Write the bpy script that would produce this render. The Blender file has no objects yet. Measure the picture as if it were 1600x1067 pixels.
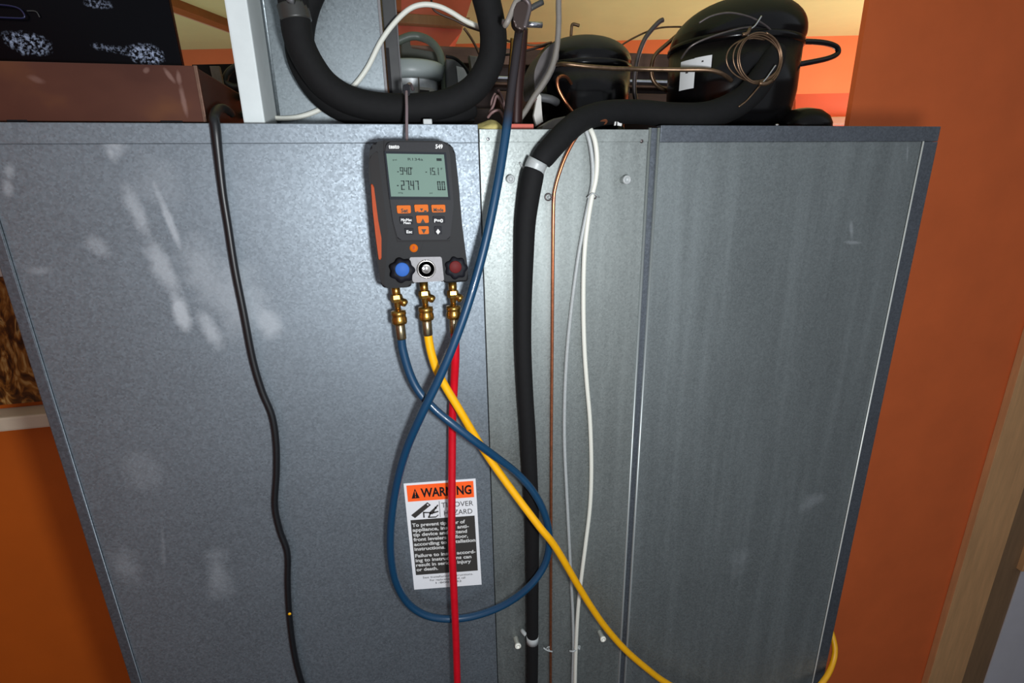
import bpy, bmesh, math, random
from mathutils import Vector, Matrix
random.seed(4)
S = bpy.context.scene
COL = S.collection
# ---------------------------------------------------------------- camera
CAM = Vector((-0.1932, -0.6582, 2.0624))
AX = Vector((0.9749886, -0.0829163, 0.2062091))      # world X, Y, Z seen in camera axes (right, down, forward)
AY = Vector((-0.2214818, -0.2851449, 0.9325439))
AZ = Vector((-0.0185236, -0.9548912, -0.2963775))
F = 800.0
cd = bpy.data.cameras.new('camera'); cam = bpy.data.objects.new('camera', cd); COL.objects.link(cam)
cd.sensor_width = 36; cd.lens = F / 1600 * 36; cd.clip_start = 0.02
right = Vector((AX[0], AY[0], AZ[0])); down = Vector((AX[1], AY[1], AZ[1])); fwd = Vector((AX[2], AY[2], AZ[2]))
m = Matrix((right, -down, -fwd)).transposed().to_4x4(); m.translation = CAM
cam.matrix_world = m
S.camera = cam
# ---------------------------------------------------------------- world, lights, exposure
w = bpy.data.worlds.new('world'); S.world = w; w.use_nodes = True
w.node_tree.nodes['Background'].inputs[0].default_value = (0.86, 0.92, 1.0, 1)
w.node_tree.nodes['Background'].inputs[1].default_value = 0.45
def lamp(name, kind, loc, power, color, size=0.02, rot=None):
    l = bpy.data.lights.new(name, kind); l.energy = power; l.color = color
    if kind == 'AREA': l.shape = 'DISK'; l.size = size
    else: l.shadow_soft_size = size
    o = bpy.data.objects.new(name, l); COL.objects.link(o); o.location = loc
    if rot: o.rotation_euler = rot
    return o
lamp('phone_flash', 'POINT', (-0.108, -0.66, 2.015), 23, (0.93, 0.97, 1.0), 0.028)
lamp('kitchen_lamp', 'POINT', (2.3, 0.85, 2.2), 30, (1.0, 0.93, 0.78), 0.08)
lamp('ceiling_fill', 'AREA', (1.4, 1.25, 1.6), 8.5, (1.0, 0.93, 0.74), 0.7, (math.pi, 0, 0))  # unseen fill added behind the cabinet to brighten the ceiling evenly
lamp('ceiling_fill_left', 'AREA', (-1.0, 1.4, 1.6), 3.6, (1.0, 0.93, 0.78), 0.6, (math.pi, 0, 0))  # second added fill, out of view, brightens the left part of the ceiling
S.view_settings.view_transform = 'Standard'
try: S.view_settings.look = 'None'
except Exception: pass
S.view_settings.gamma = 1; S.view_settings.exposure = 0.0; S.view_settings.use_curve_mapping = False
H = 2.13      # height of the cabinet
# ---------------------------------------------------------------- helpers
def P(x, y, d=0.0):
    """point on the upright plane Y = d that the photograph shows at (x, y)"""
    c = Vector((x - 800.0, y - 533.5, F))
    r = Vector((AX.dot(c), AY.dot(c), AZ.dot(c)))
    return CAM + r * ((d - CAM.y) / r.y)
def PZ(x, y, z):
    c = Vector((x - 800.0, y - 533.5, F)); r = Vector((AX.dot(c), AY.dot(c), AZ.dot(c)))
    return CAM + r * ((z - CAM.z) / r.z)
def empty(name, loc, label=None, cat=None, group=None):
    o = bpy.data.objects.new(name, None); COL.objects.link(o); o.location = loc; o.empty_display_size = .03
    if label: tag(o, label, cat, group)
    return o
def tag(o, label, cat, group=None):
    o['label'] = label; o['category'] = cat
    if group: o['group'] = group
    return o
def link(name, me, mt, parent=None, smooth=False, label=None):
    me.materials.clear(); me.materials.append(mt)
    if smooth:
        for p in me.polygons: p.use_smooth = True
    o = bpy.data.objects.new(name, me); COL.objects.link(o)
    if parent is not None:
        o.parent = parent
        pw = parent.location.copy(); q = parent.parent
        while q: pw += q.location; q = q.parent
        me.transform(Matrix.Translation(-pw))
    else:                                            # origin at the foot of the thing
        co = [v.co for v in me.vertices]
        c = Vector(((min(v.x for v in co)+max(v.x for v in co))/2, (min(v.y for v in co)+max(v.y for v in co))/2, min(v.z for v in co)))
        me.transform(Matrix.Translation(-c)); o.location = c
    if label: o['label'] = label
    return o
def from_bm(name, bm, mt, parent=None, smooth=False, label=None):
    bmesh.ops.recalc_face_normals(bm, faces=bm.faces[:])
    me = bpy.data.meshes.new(name); bm.to_mesh(me); bm.free()
    return link(name, me, mt, parent, smooth, label)
def bx(bm, a, b, bev=0.0, seg=2):
    r = bmesh.ops.create_cube(bm, size=1); vs = r['verts']
    for v in vs:
        for i in range(3): v.co[i] = a[i] + (v.co[i] + .5) * (b[i] - a[i])
    if bev:
        es = list({e for v in vs for e in v.link_edges})
        bmesh.ops.bevel(bm, geom=es, offset=bev, segments=seg, affect='EDGES', profile=.6)
def box(name, a, b, mt, parent=None, bev=0.0, label=None):
    bm = bmesh.new(); bx(bm, a, b, bev); return from_bm(name, bm, mt, parent, False, label)
def prism_bm(bm, poly, y0, y1, bev=0.0, seg=3):
    """poly: world points on an upright plane; extruded from depth y0 (front) to y1"""
    f = [bm.verts.new((p[0], y0, p[2])) for p in poly]; b = [bm.verts.new((p[0], y1, p[2])) for p in poly]
    ff = bm.faces.new(f); bm.faces.new(list(reversed(b)))
    n = len(poly)
    for i in range(n): bm.faces.new((f[i], b[i], b[(i+1) % n], f[(i+1) % n]))
    if bev: bmesh.ops.bevel(bm, geom=list(ff.edges), offset=bev, segments=seg, affect='EDGES', profile=.5)
def prism(name, px, d0, d1, mt, parent=None, bev=0.0, label=None, smooth=False, rnd=0):
    poly = [P(x, y, d0) for x, y in px]
    if rnd: poly = roundpoly(poly, rnd)
    bm = bmesh.new(); prism_bm(bm, poly, d0, d1, bev); return from_bm(name, bm, mt, parent, smooth, label)
def roundpoly(poly, r, n=4):
    out = []
    for i, p in enumerate(poly):
        a = poly[i-1]; b = poly[(i+1) % len(poly)]
        ra = min(r, (a-p).length*.45); rb = min(r, (b-p).length*.45)
        s = p + (a-p).normalized()*ra; e = p + (b-p).normalized()*rb
        for k in range(n+1):
            t = k/n; out.append(s*(1-t)**2 + p*2*t*(1-t) + e*t*t)
    return out
def spline(pts, n=6):
    out = []; k = len(pts)
    for i in range(k-1):
        p0 = pts[max(i-1, 0)]; p1 = pts[i]; p2 = pts[i+1]; p3 = pts[min(i+2, k-1)]
        for j in range(n):
            t = j/n
            out.append(tuple(.5*((2*b)+(-a+c)*t+(2*a-5*b+4*c-d)*t*t+(-a+3*b-3*c+d)*t**3) for a, b, c, d in zip(p0, p1, p2, p3)))
    out.append(tuple(pts[-1])); return out
def tube_bm(bm, pts, seg=12, smoothn=6, taper=None):
    """pts: (x, y, z, r) in the world"""
    q = spline(pts, smoothn) if smoothn > 1 else pts
    c = [Vector(p[:3]) for p in q]; rad = [p[3] for p in q]
    up = None; rings = []
    for i in range(len(c)):
        t = (c[min(i+1, len(c)-1)] - c[max(i-1, 0)]).normalized()
        if up is None:
            up = t.orthogonal().normalized()
        else:
            up = (up - t*up.dot(t)).normalized()
        s = t.cross(up)
        rings.append([bm.verts.new(c[i] + (up*math.cos(2*math.pi*k/seg) + s*math.sin(2*math.pi*k/seg))*rad[i]) for k in range(seg)])
    for a, b in zip(rings, rings[1:]):
        for k in range(seg): bm.faces.new((a[k], a[(k+1) % seg], b[(k+1) % seg], b[k]))
    bm.faces.new(list(reversed(rings[0]))); bm.faces.new(rings[-1])
def px_pts(pts, r):
    return [(*P(p[0], p[1], p[2]), p[3] if len(p) > 3 else r) for p in pts]
def tube(name, pts, r, mt, parent=None, seg=12, n=6, label=None):
    bm = bmesh.new(); tube_bm(bm, px_pts(pts, r), seg, n); return from_bm(name, bm, mt, parent, True, label)
def lathe(name, prof, base, axis, mt, parent=None, seg=32, label=None, squash=(1, 1), smooth=True):
    """prof: (radius, height) along axis from base"""
    ax = Vector(axis).normalized(); u = ax.orthogonal().normalized()
    if abs(ax.z) > .9: u = Vector((1, 0, 0)); u = (u - ax*u.dot(ax)).normalized()
    v = ax.cross(u); bm = bmesh.new(); rings = []
    for r, h in prof:
        rings.append([bm.verts.new(Vector(base) + ax*h + (u*math.cos(2*math.pi*k/seg)*squash[0] + v*math.sin(2*math.pi*k/seg)*squash[1])*max(r, 1e-5)) for k in range(seg)])
    for a, b in zip(rings, rings[1:]):
        for k in range(seg): bm.faces.new((a[k], a[(k+1) % seg], b[(k+1) % seg], b[k]))
    bm.faces.new(list(reversed(rings[0]))); bm.faces.new(rings[-1])
    return from_bm(name, bm, mt, parent, smooth, label)
# ---------------------------------------------------------------- materials
def L(c): return tuple(((v/255)/12.92 if v/255 <= .04045 else ((v/255+.055)/1.055)**2.4) for v in c) + (1,)
class N:
    def __init__(s, name):
        s.m = bpy.data.materials.new(name); s.m.use_nodes = True; s.t = s.m.node_tree; s.b = s.t.nodes['Principled BSDF']
    def n(s, kind, **kw):
        o = s.t.nodes.new(kind)
        for k, v in kw.items():
            if k in o.inputs: o.inputs[k].default_value = v
            else: setattr(o, k, v)
        return o
    def l(s, a, b): s.t.links.new(a, b)
    def coord(s):
        return s.n('ShaderNodeTexCoord').outputs['Object']
    def noise(s, scale, detail=3, rough=.5, stretch=None, vec=None):
        v = vec or s.coord()
        if stretch:
            mp = s.n('ShaderNodeMapping'); mp.inputs['Scale'].default_value = stretch; s.l(v, mp.inputs['Vector']); v = mp.outputs[0]
        o = s.n('ShaderNodeTexNoise'); o.inputs['Scale'].default_value = scale; o.inputs['Detail'].default_value = detail; o.inputs['Roughness'].default_value = rough
        s.l(v, o.inputs['Vector']); return o.outputs['Fac']
    def ramp(s, src, stops):
        r = s.n('ShaderNodeValToRGB'); e = r.color_ramp.elements
        while len(e) < len(stops): e.new(.5)
        for i, (p, c) in enumerate(stops):
            e[i].position = p; e[i].color = c if len(c) == 4 else (*c, 1)
        s.l(src, r.inputs[0]); return r.outputs[0]
    def mix(s, f, a, b):
        o = s.n('ShaderNodeMix'); o.data_type = 'RGBA'
        for k, v in ((0, f), (6, a), (7, b)):
            if hasattr(v, 'links'): s.l(v, o.inputs[k])
            else: o.inputs[k].default_value = v
        return o.outputs[2]
    def math(s, op, a, b=0.0, clamp=False):
        o = s.n('ShaderNodeMath'); o.operation = op; o.use_clamp = clamp
        for k, v in ((0, a), (1, b)):
            if hasattr(v, 'links'): s.l(v, o.inputs[k])
            else: o.inputs[k].default_value = v
        return o.outputs[0]
    def bump(s, src, strength, dist=.001):
        o = s.n('ShaderNodeBump'); o.inputs['Strength'].default_value = strength; o.inputs['Distance'].default_value = dist
        s.l(src, o.inputs['Height']); s.l(o.outputs[0], s.b.inputs['Normal'])
    def blob(s, cx, cz, ang, rx, rz, soft=.7, wob=.5, scale=26):
        """soft-edged stain or painted reflection at (cx, cz) on an upright sheet, in object coordinates"""
        mp = s.n('ShaderNodeMapping'); mp.vector_type = 'TEXTURE'
        mp.inputs['Location'].default_value = (cx, 0, cz); mp.inputs['Rotation'].default_value = (0, ang, 0); mp.inputs['Scale'].default_value = (rx, 1e3, rz)
        s.l(s.coord(), mp.inputs['Vector'])
        ln = s.n('ShaderNodeVectorMath'); ln.operation = 'LENGTH'; s.l(mp.outputs[0], ln.inputs[0])
        d = s.math('ADD', ln.outputs['Value'], s.math('MULTIPLY', s.math('SUBTRACT', s.noise(scale, 4, .6), .5), wob*4))
        return s.math('DIVIDE', s.math('SUBTRACT', 1.0, d), soft, True)
def flat(name, rgb, rough=.5, metal=0.0, noise=0.0, scale=60, bump=0.0, coat=0.0, spec=.5, stretch=None):
    k = N(name); c = L(rgb)
    if noise:
        f = k.noise(scale, 4, .6, stretch)
        a = tuple(min(1, v*(1-noise)) for v in c[:3]) + (1,); b = tuple(min(1, v*(1+noise)) for v in c[:3]) + (1,)
        k.l(k.ramp(f, [(.3, a), (.7, b)]), k.b.inputs['Base Color'])
        if bump: k.bump(f, bump)
    else: k.b.inputs['Base Color'].default_value = c
    k.b.inputs['Roughness'].default_value = rough; k.b.inputs['Metallic'].default_value = metal
    k.b.inputs['Coat Weight'].default_value = coat; k.b.inputs['Specular IOR Level'].default_value = spec
    return k.m
def galvanised(name, base=(150, 158, 168), dark=.72, rough=(.33, .46), stains=(), stainc=(186, 191, 196), streak=0.0, spang=430):
    k = N(name)
    vo = k.n('ShaderNodeTexVoronoi'); vo.inputs['Scale'].default_value = spang; k.l(k.coord(), vo.inputs['Vector'])
    sep = k.n('ShaderNodeSeparateColor'); k.l(vo.outputs['Color'], sep.inputs[0])
    c = L(base); a = tuple(v*dark for v in c[:3])+(1,)
    big = k.noise(7, 5, .6); fine = k.noise(420, 2, .5)
    f = k.math('ADD', k.math('MULTIPLY', sep.outputs[0], .45), k.math('MULTIPLY', big, .55))
    col = k.ramp(f, [(.2, a), (.75, c)])
    rg = k.math('ADD', k.math('MULTIPLY', sep.outputs[1], rough[1]-rough[0]), rough[0])
    if streak:
        st = k.noise(30, 4, .6, (1.0, 1.0, .06))
        col = k.mix(k.math('MULTIPLY', k.math('SUBTRACT', st, .45, True), streak*2.2, True), col, tuple(v*1.7 for v in c[:3])+(1,))
    mt = .93
    if stains:
        tot = None
        for sx in stains:
            v = k.blob(*sx[:5], **(sx[6] if len(sx) > 6 else {}))
            v = k.math('MULTIPLY', v, sx[5])
            tot = v if tot is None else k.math('MAXIMUM', tot, v)
        col = k.mix(tot, col, L(stainc))
        k.l(k.math('SUBTRACT', .93, k.math('MULTIPLY', tot, .55)), k.b.inputs['Metallic'])
    else: k.b.inputs['Metallic'].default_value = mt
    k.l(col, k.b.inputs['Base Color']); k.l(rg, k.b.inputs['Roughness'])
    k.bump(k.math('ADD', k.math('MULTIPLY', sep.outputs[2], .6), fine), .07, .0004)
    return k.m
def stain(x, y, x2, y2, wd, amt, **kw):
    a = P(x, y); b = P(x2, y2); c = (a+b)/2; d = b-a
    ang = math.atan2(d.x, d.z)
    return (c.x, c.z, ang, wd, d.length/2, amt, kw)
# ---------------------------------------------------------------- flat print on a face
class Frame:
    """a face seen at four corners (TL, TR, BR, BL) on the plane Y = d; u, v in 0..1 from top left"""
    def __init__(s, tl, tr, br, bl, d):
        s.c = [P(*p, d) for p in (tl, tr, br, bl)]; s.d = d
    def at(s, u, v, lift=.0004):
        a = s.c[0].lerp(s.c[1], u); b = s.c[3].lerp(s.c[2], u); p = a.lerp(b, v); p.y -= lift; return p
    def quad(s, name, u0, v0, u1, v1, mt, parent, th=.0003, lift=.0004, label=None, pts=None):
        q = pts or [(u0, v0), (u1, v0), (u1, v1), (u0, v1)]
        poly = [s.at(u, v, 0) for u, v in q]
        bm = bmesh.new(); prism_bm(bm, poly, s.d - lift, s.d - lift + th); return from_bm(name, bm, mt, parent, False, label)
    def polys(s, name, lst, mt, parent, lift=.0004, th=.0003, label=None):
        bm = bmesh.new()
        for q in lst: prism_bm(bm, [s.at(u, v, 0) for u, v in q], s.d - lift, s.d - lift + th)
        return from_bm(name, bm, mt, parent, False, label)
    def text(s, name, items, mt, parent, lift=.0009, bold=.0, label=None):
        """items: (string, u0, v0, u1, v1) box of the string's capital letters"""
        vs = []; fs = []
        for st, u0, v0, u1, v1 in items:
            cu = bpy.data.curves.new('t', 'FONT'); cu.body = st; cu.offset = bold; cu.resolution_u = 3
            ob = bpy.data.objects.new('t', cu); COL.objects.link(ob)
            dg = bpy.context.evaluated_depsgraph_get(); me = bpy.data.meshes.new_from_object(ob.evaluated_get(dg))
            bpy.data.objects.remove(ob); bpy.data.curves.remove(cu)
            xs = [v.co.x for v in me.vertices]
            if not xs: continue
            x0, x1 = min(xs), max(xs); off = len(vs)
            for v in me.vertices:
                u = u0 + (v.co.x-x0)/(x1-x0)*(u1-u0); t = v1 - v.co.y/.70*(v1-v0)
                vs.append(s.at(u, t, lift))
            for p in me.polygons: fs.append([i+off for i in p.vertices])
            bpy.data.meshes.remove(me)
        me = bpy.data.meshes.new(name); me.from_pydata(vs, [], fs); return link(name, me, mt, parent, False, label)
SEG = {'0': 'abcdef', '1': 'bc', '2': 'abged', '3': 'abgcd', '4': 'fgbc', '5': 'afgcd', '7': 'abc', '9': 'abcdfg', '-': 'g', ' ': ''}
def seven(st, u, v, w, h, gap, t, slant=.12):
    """seven-segment characters as little polygons"""
    out = []
    for ch in st:
        if ch == '.':
            out.append([(u-gap*.55, v+h-t), (u-gap*.55+t*.8, v+h-t), (u-gap*.55+t*.8, v+h), (u-gap*.55, v+h)]); continue
        ww = w*.55 if ch == '-' else w
        def sx(x, y): return (u + x*ww + slant*w*(1-y), v + y*h)
        a = t/ww*.9; b = t/h
        bars = {'a': (0, 0, 1, b), 'd': (0, 1-b, 1, 1), 'g': (0, .5-b/2, 1, .5+b/2), 'f': (0, 0, a, .48), 'b': (1-a, 0, 1, .48), 'e': (0, .52, a, 1), 'c': (1-a, .52, 1, 1)}
        for k in SEG[ch]:
            x0, y0, x1, y1 = bars[k]; out.append([sx(x0, y0), sx(x1, y0), sx(x1, y1), sx(x0, y1)])
        u += ww + gap
    return out
# ---------------------------------------------------------------- materials in use
orange_wall = flat('orange_wall', (226, 108, 52), .62, noise=.07, scale=5, bump=.05)
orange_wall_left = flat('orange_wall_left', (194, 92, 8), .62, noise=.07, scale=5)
yellow_ceiling = flat('yellow_ceiling', (218, 238, 180), .75, noise=.05, scale=3)
floor_m = flat('floor_tile', (34, 33, 36), .6, noise=.15, scale=6)
wood_trim = flat('wood_trim', (214, 164, 114), .5, noise=.12, scale=9, stretch=(6, 6, .7))
wood_brown = flat('wood_brown', (140, 110, 80), .55, noise=.14, scale=9, stretch=(6, 6, .7))
wood_mould = flat('wood_moulding', (150, 100, 55), .5, noise=.15, scale=12)
white_paint = flat('white_paint', (206, 202, 196), .5, noise=.04, scale=12)
cream_paint = flat('cream_paint', (205, 190, 168), .5, noise=.05, scale=14)
foam_black = flat('foam_black', (18, 18, 19), .8, spec=.2, noise=.12, scale=160, bump=.15)
rubber_black = flat('rubber_black', (16, 17, 20), .42, noise=.1, scale=200)
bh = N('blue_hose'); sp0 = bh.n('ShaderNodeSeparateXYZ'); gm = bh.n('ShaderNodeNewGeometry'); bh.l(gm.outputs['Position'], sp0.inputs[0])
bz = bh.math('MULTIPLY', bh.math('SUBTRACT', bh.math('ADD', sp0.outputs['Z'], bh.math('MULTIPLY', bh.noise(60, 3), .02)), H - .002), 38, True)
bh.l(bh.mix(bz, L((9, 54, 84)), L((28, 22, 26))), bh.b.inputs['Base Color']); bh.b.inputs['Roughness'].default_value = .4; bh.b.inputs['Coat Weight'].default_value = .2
blue_hose_m = bh.m
yellow_hose_m = flat('yellow_hose', (232, 168, 4), .42, noise=.05, scale=90, coat=.2)
red_hose_m = flat('red_hose', (186, 8, 28), .45, spec=.3, noise=.08, scale=90, coat=.2)
brass = flat('brass', (168, 128, 62), .3, .95, noise=.25, scale=220)
steel_ferrule = flat('steel_ferrule', (150, 138, 112), .3, .95, noise=.25, scale=220)
copper = flat('copper', (196, 122, 86), .32, .9, noise=.2, scale=140)
copper_dull = flat('copper_dull', (122, 98, 78), .38, .85, noise=.3, scale=110)
steel_dark = flat('steel_dark', (96, 88, 88), .35, .6, noise=.2, scale=120)
chrome = flat('chrome', (205, 205, 212), .18, .95, noise=.1, scale=100)
white_tube = flat('white_tube', (212, 212, 202), .5)
clear_plastic = flat('clear_plastic', (160, 164, 164), .4, noise=.08, scale=300)
white_plastic = flat('white_plastic', (226, 226, 216), .4)
foam_white = flat('foam_white', (198, 204, 204), .9, spec=.1, noise=.04, scale=40)
black_paint = flat('black_enamel', (8, 6, 6), .3, spec=.25)
gauge_black = flat('gauge_black', (20, 20, 22), .6, spec=.2, noise=.12, scale=400)
gauge_grey = flat('gauge_grey', (30, 30, 33), .6, spec=.2, noise=.08, scale=300)
gauge_side = flat('gauge_side', (18, 14, 14), .6, spec=.2)
gauge_orange = flat('gauge_orange', (150, 58, 18), .6, spec=.2, noise=.06, scale=300)
button_orange = flat('button_orange', (186, 90, 14), .6, spec=.15)
ink_black = flat('ink_black', (26, 24, 26), .6, spec=.15)
ink_dark = flat('ink_dark', (64, 60, 60), .6, spec=.15)
ink_white = flat('ink_white', (200, 200, 198), .6, spec=.15)
lcd = flat('lcd_glass', (94, 116, 106), .6, spec=.2, noise=.02, scale=60)
lcd_ink = flat('lcd_ink', (24, 34, 34), .6, spec=.15)
lcd_faint = flat('lcd_faint', (90, 110, 104), .6, spec=.15)
bezel_lcd = flat('lcd_surround', (16, 22, 30), .6, spec=.15)
silver_plate = flat('silver_plate', (120, 118, 120), .55, .2, noise=.08, scale=300)
sight_metal = flat('sight_metal', (200, 195, 190), .2, .9)
knob_blue = flat('knob_blue', (46, 88, 158), .6, spec=.15)
knob_red = flat('knob_red', (88, 26, 26), .6, spec=.15)
knob_black = flat('knob_black', (18, 18, 24), .6, spec=.15)
label_paper = flat('label_paper', (218, 219, 222), .6, spec=.15)
label_orange = flat('label_orange', (246, 96, 38), .6, spec=.15)
label_black = flat('label_black', (56, 54, 52), .6, spec=.15)
yellow_foam = flat('yellow_foam', (170, 158, 98), .85, noise=.2, scale=120, bump=.5)
brown_metal = flat('brown_metal', (112, 84, 70), .35, .45, noise=.15, scale=20, stretch=(1, 1, 6))
brown_dark = flat('brown_dark', (62, 48, 44), .4, .4, noise=.2, scale=20)
grey_plastic = flat('grey_plastic', (84, 84, 86), .5, noise=.08, scale=60)
grey_dark = flat('grey_dark', (52, 52, 52), .5, noise=.12, scale=60)
grey_tube = flat('grey_tube', (124, 118, 112), .5, noise=.1, scale=120)
silver_motor = flat('silver_motor', (236, 240, 244), .35, .2, noise=.15, scale=60)
green_grey = flat('green_grey', (86, 94, 88), .45, noise=.1, scale=70)
red_cloth = flat('red_strip', (190, 92, 78), .7)
tip_green = flat('tip_green', (196, 206, 150), .6)
# galvanised sheets with the stains they carry
gal_left = galvanised('galvanised_left', (143, 152, 160), .74, (.52, .66), stains=(
    stain(190, 282, 240, 385, .010, .5), stain(222, 350, 290, 490, .015, .55), stain(262, 430, 300, 540, .011, .75), stain(240, 285, 292, 415, .005, .6),
    stain(270, 370, 350, 470, .03, .32), stain(310, 400, 420, 530, .045, .34), stain(310, 480, 345, 548, .014, .6), stain(205, 240, 290, 330, .03, .14), stain(150, 215, 200, 235, .018, .5), stain(165, 215, 180, 262, .008, .6),
    stain(0, 262, 26, 270, .011, .45), stain(0, 292, 22, 296, .012, .4), stain(60, 415, 65, 432, .016, .25),
    stain(200, 700, 235, 770, .03, .15), stain(252, 800, 256, 890, .004, .2), stain(175, 850, 225, 920, .02, .25),
    stain(330, 850, 350, 940, .02, .3), stain(395, 480, 445, 530, .02, .5), stain(130, 370, 175, 400, .012, .35)))
gal_mid = galvanised('galvanised_middle', (154, 160, 158), .8, (.48, .6), streak=.5)
gal_right = galvanised('galvanised_right', (142, 149, 150), .78, (.54, .68), streak=.5, stains=(
    stain(1290, 770, 1250, 800, .02, .25), stain(1330, 340, 1332, 375, .004, .35), stain(1318, 378, 1350, 380, .003, .35),
    stain(1420, 215, 1418, 260, .003, .5), stain(1160, 850, 1150, 900, .03, .15)))
gal_edge = galvanised('galvanised_edge', (118, 124, 132), .7, (.5, .62))
gal_top = galvanised('galvanised_top', (143, 152, 160), .74, (.52, .66))
gal_box = galvanised('galvanised_box', (140, 148, 152), .8, (.42, .55))
seam_metal = flat('seam_metal', (150, 156, 156), .4, .6)
bright_edge = flat('bright_edge', (205, 208, 204), .35, .3)
# ---------------------------------------------------------------- setting
def struct(name, a, b, mt, bev=0): 
    o = box(name, a, b, mt, None, bev); o['kind'] = 'structure'; return o
CZ = 2.75; WY = .45
struct('floor', (-2.6, -2.6, -.05), (3.2, 4.2, 0), floor_m)
struct('ceiling', (-2.6, -.15, CZ), (3.2, 4.2, CZ+.05), yellow_ceiling)
# side walls of the opening in which the cabinet stands
xr = (P(1358, 0, WY).x + P(1327, 195, WY).x)/2
struct('wall_right', (xr, WY, 0), (3.2, WY+.014, CZ), orange_wall)
struct('wall_left', (-2.6, WY, 0), (-.88, WY+.12, CZ), orange_wall_left)
struct('wall_side_left', (-1.62, -2.6, 0), (-1.56, WY, CZ), orange_wall_left)
struct('wall_side_right', (3.0, -2.6, 0), (3.06, WY, CZ), flat('side_paint', (120, 112, 106), .7))
# far wall of the kitchen
a = PZ(315, 77, CZ); b = PZ(1310, 56, CZ); dd = (b-a); dd.z = 0; dd.normalize()
a2 = a - dd*2.0; b2 = b + dd*2.5
bm = bmesh.new(); nn = Vector((-dd.y, dd.x, 0))*.1
vv = [bm.verts.new(p) for p in ((a2.x, a2.y, 0), (b2.x, b2.y, 0), (b2.x+nn.x, b2.y+nn.y, 0), (a2.x+nn.x, a2.y+nn.y, 0),
                                (a2.x, a2.y, CZ), (b2.x, b2.y, CZ), (b2.x+nn.x, b2.y+nn.y, CZ), (a2.x+nn.x, a2.y+nn.y, CZ))]
for q in ((0, 1, 5, 4), (1, 2, 6, 5), (2, 3, 7, 6), (3, 0, 4, 7), (4, 5, 6, 7), (3, 2, 1, 0)): bm.faces.new([vv[i] for i in q])
o = from_bm('wall_back', bm, flat('orange_wall_far', (226, 130, 84), .62, noise=.05, scale=4)); o['kind'] = 'structure'
# orange block of wall behind the foam hose
BD = 1.35
o = prism('wall_middle', [(560, -60), (756, -60), (721, 50), (697, 78), (694, 860), (560, 860)], BD, BD+.35, flat('orange_wall_middle', (206, 112, 92), .6, noise=.04, scale=8)); o['kind'] = 'structure'
o = prism('trim_1', [(600, 18), (735, 27), (722, 42), (600, 34)], BD-.03, BD, wood_brown, bev=.004); o['kind'] = 'structure'
o = prism('trim_2', [(560, -30), (627, -40), (627, 16), (560, 12)], BD-.05, BD, flat('rust_paint', (150, 84, 44), .55)); o['kind'] = 'structure'
# low orange ledge on the far right with a white strip added in place of its reflection lines
o = prism('wall_ledge', [(1243, 147), (1400, 144), (1400, 700), (1243, 700)], 1.1, 1.3, flat('orange_ledge', (232, 118, 82), .55)); o['kind'] = 'structure'
o = prism('reflection_strip', [(1236, 184), (1400, 180), (1400, 192), (1236, 196)], 1.05, 1.1, white_paint, bev=.004); o['kind'] = 'structure'
o = prism('wall_recess', [(1180, 160), (1226, 156), (1243, 151), (1243, 700), (1180, 700)], 1.18, 1.3, flat('orange_recess', (190, 84, 40), .6)); o['kind'] = 'structure'
# wooden moulding on the ceiling that runs into the room
m0 = PZ(262, -2, CZ); m1 = PZ(372, 40, CZ)
dv = (m1-m0).normalized(); sd = Vector((-dv.y, dv.x, 0))
def beam(name, off, wd, drop, mt):
    bm = bmesh.new(); A = m0 - dv*.5 + sd*off; B = m1 + dv*.9 + sd*off
    q = [A - sd*wd/2, B - sd*wd/2, B + sd*wd/2, A + sd*wd/2]
    lo = [bm.verts.new((p.x, p.y, CZ-drop)) for p in q]; hi = [bm.verts.new((p.x, p.y, CZ)) for p in q]
    bm.faces.new(lo); bm.faces.new(hi[::-1])
    for i in range(4): bm.faces.new((lo[i], lo[(i+1) % 4], hi[(i+1) % 4], hi[i]))
    o = from_bm(name, bm, mt); o['kind'] = 'structure'; return o
beam('trim_4', 0, .06, .03, wood_mould); beam('trim_5', .05, .035, .02, cream_paint)
# timber casing at the right
def upright(name, xa, xb, yref, d0, d1, z0, z1, mt, bev=.002):
    x0 = P(xa, yref, d0).x; x1 = P(xb, yref, d0).x
    o = box(name, (x0, d0, z0), (x1, d1, z1), mt, None, bev); o['kind'] = 'structure'; return o
upright('trim_6', 1499, 1556, 900, WY-.022, WY, 0, CZ, wood_trim)
upright('trim_7', 1556, 1597, 900, WY-.012, WY, 0, CZ, wood_brown)
zt = P(1570, 893, WY-.014).z
upright('trim_8', 1597, 1640, 893, WY-.03, WY, zt, P(1590, 822, WY).z, wood_trim)
o = upright('door_1', 1597, 1900, 893, WY-.016, WY, 0, zt, flat('grey_white_door', (214, 212, 218), .45, noise=.03, scale=10))
upright('trim_9', 1640, 1680, 893, WY-.014, WY, zt, CZ, wood_brown)
# ---------------------------------------------------------------- framed picture and ledge at the left
k = N('brown_foliage'); 
nz = k.n('ShaderNodeTexNoise'); nz.inputs['Scale'].default_value = 26; nz.inputs['Detail'].default_value = 5; nz.inputs['Distortion'].default_value = 2.2
mp = k.n('ShaderNodeMapping'); mp.inputs['Scale'].default_value = (1.6, 1, .7); k.l(k.coord(), mp.inputs[0]); k.l(mp.outputs[0], nz.inputs['Vector'])
k.l(k.ramp(nz.outputs['Fac'], [(.34, L((26, 14, 6))), (.46, L((74, 42, 14))), (.56, L((140, 90, 34))), (.66, L((186, 150, 92))), (.74, L((60, 34, 12)))]), k.b.inputs['Base Color'])
k.b.inputs['Roughness'].default_value = .35
bl = P(62, 624, WY); tl = P(-20, 431, WY)
pic = empty('framed_picture', (bl.x-.3, WY, bl.z), 'brown foliage picture with a white surround above the ledge at left', 'picture')
box('canvas', (bl.x-.5, WY-.012, bl.z), (bl.x+.04, WY, tl.z), k.m, pic)
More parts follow.
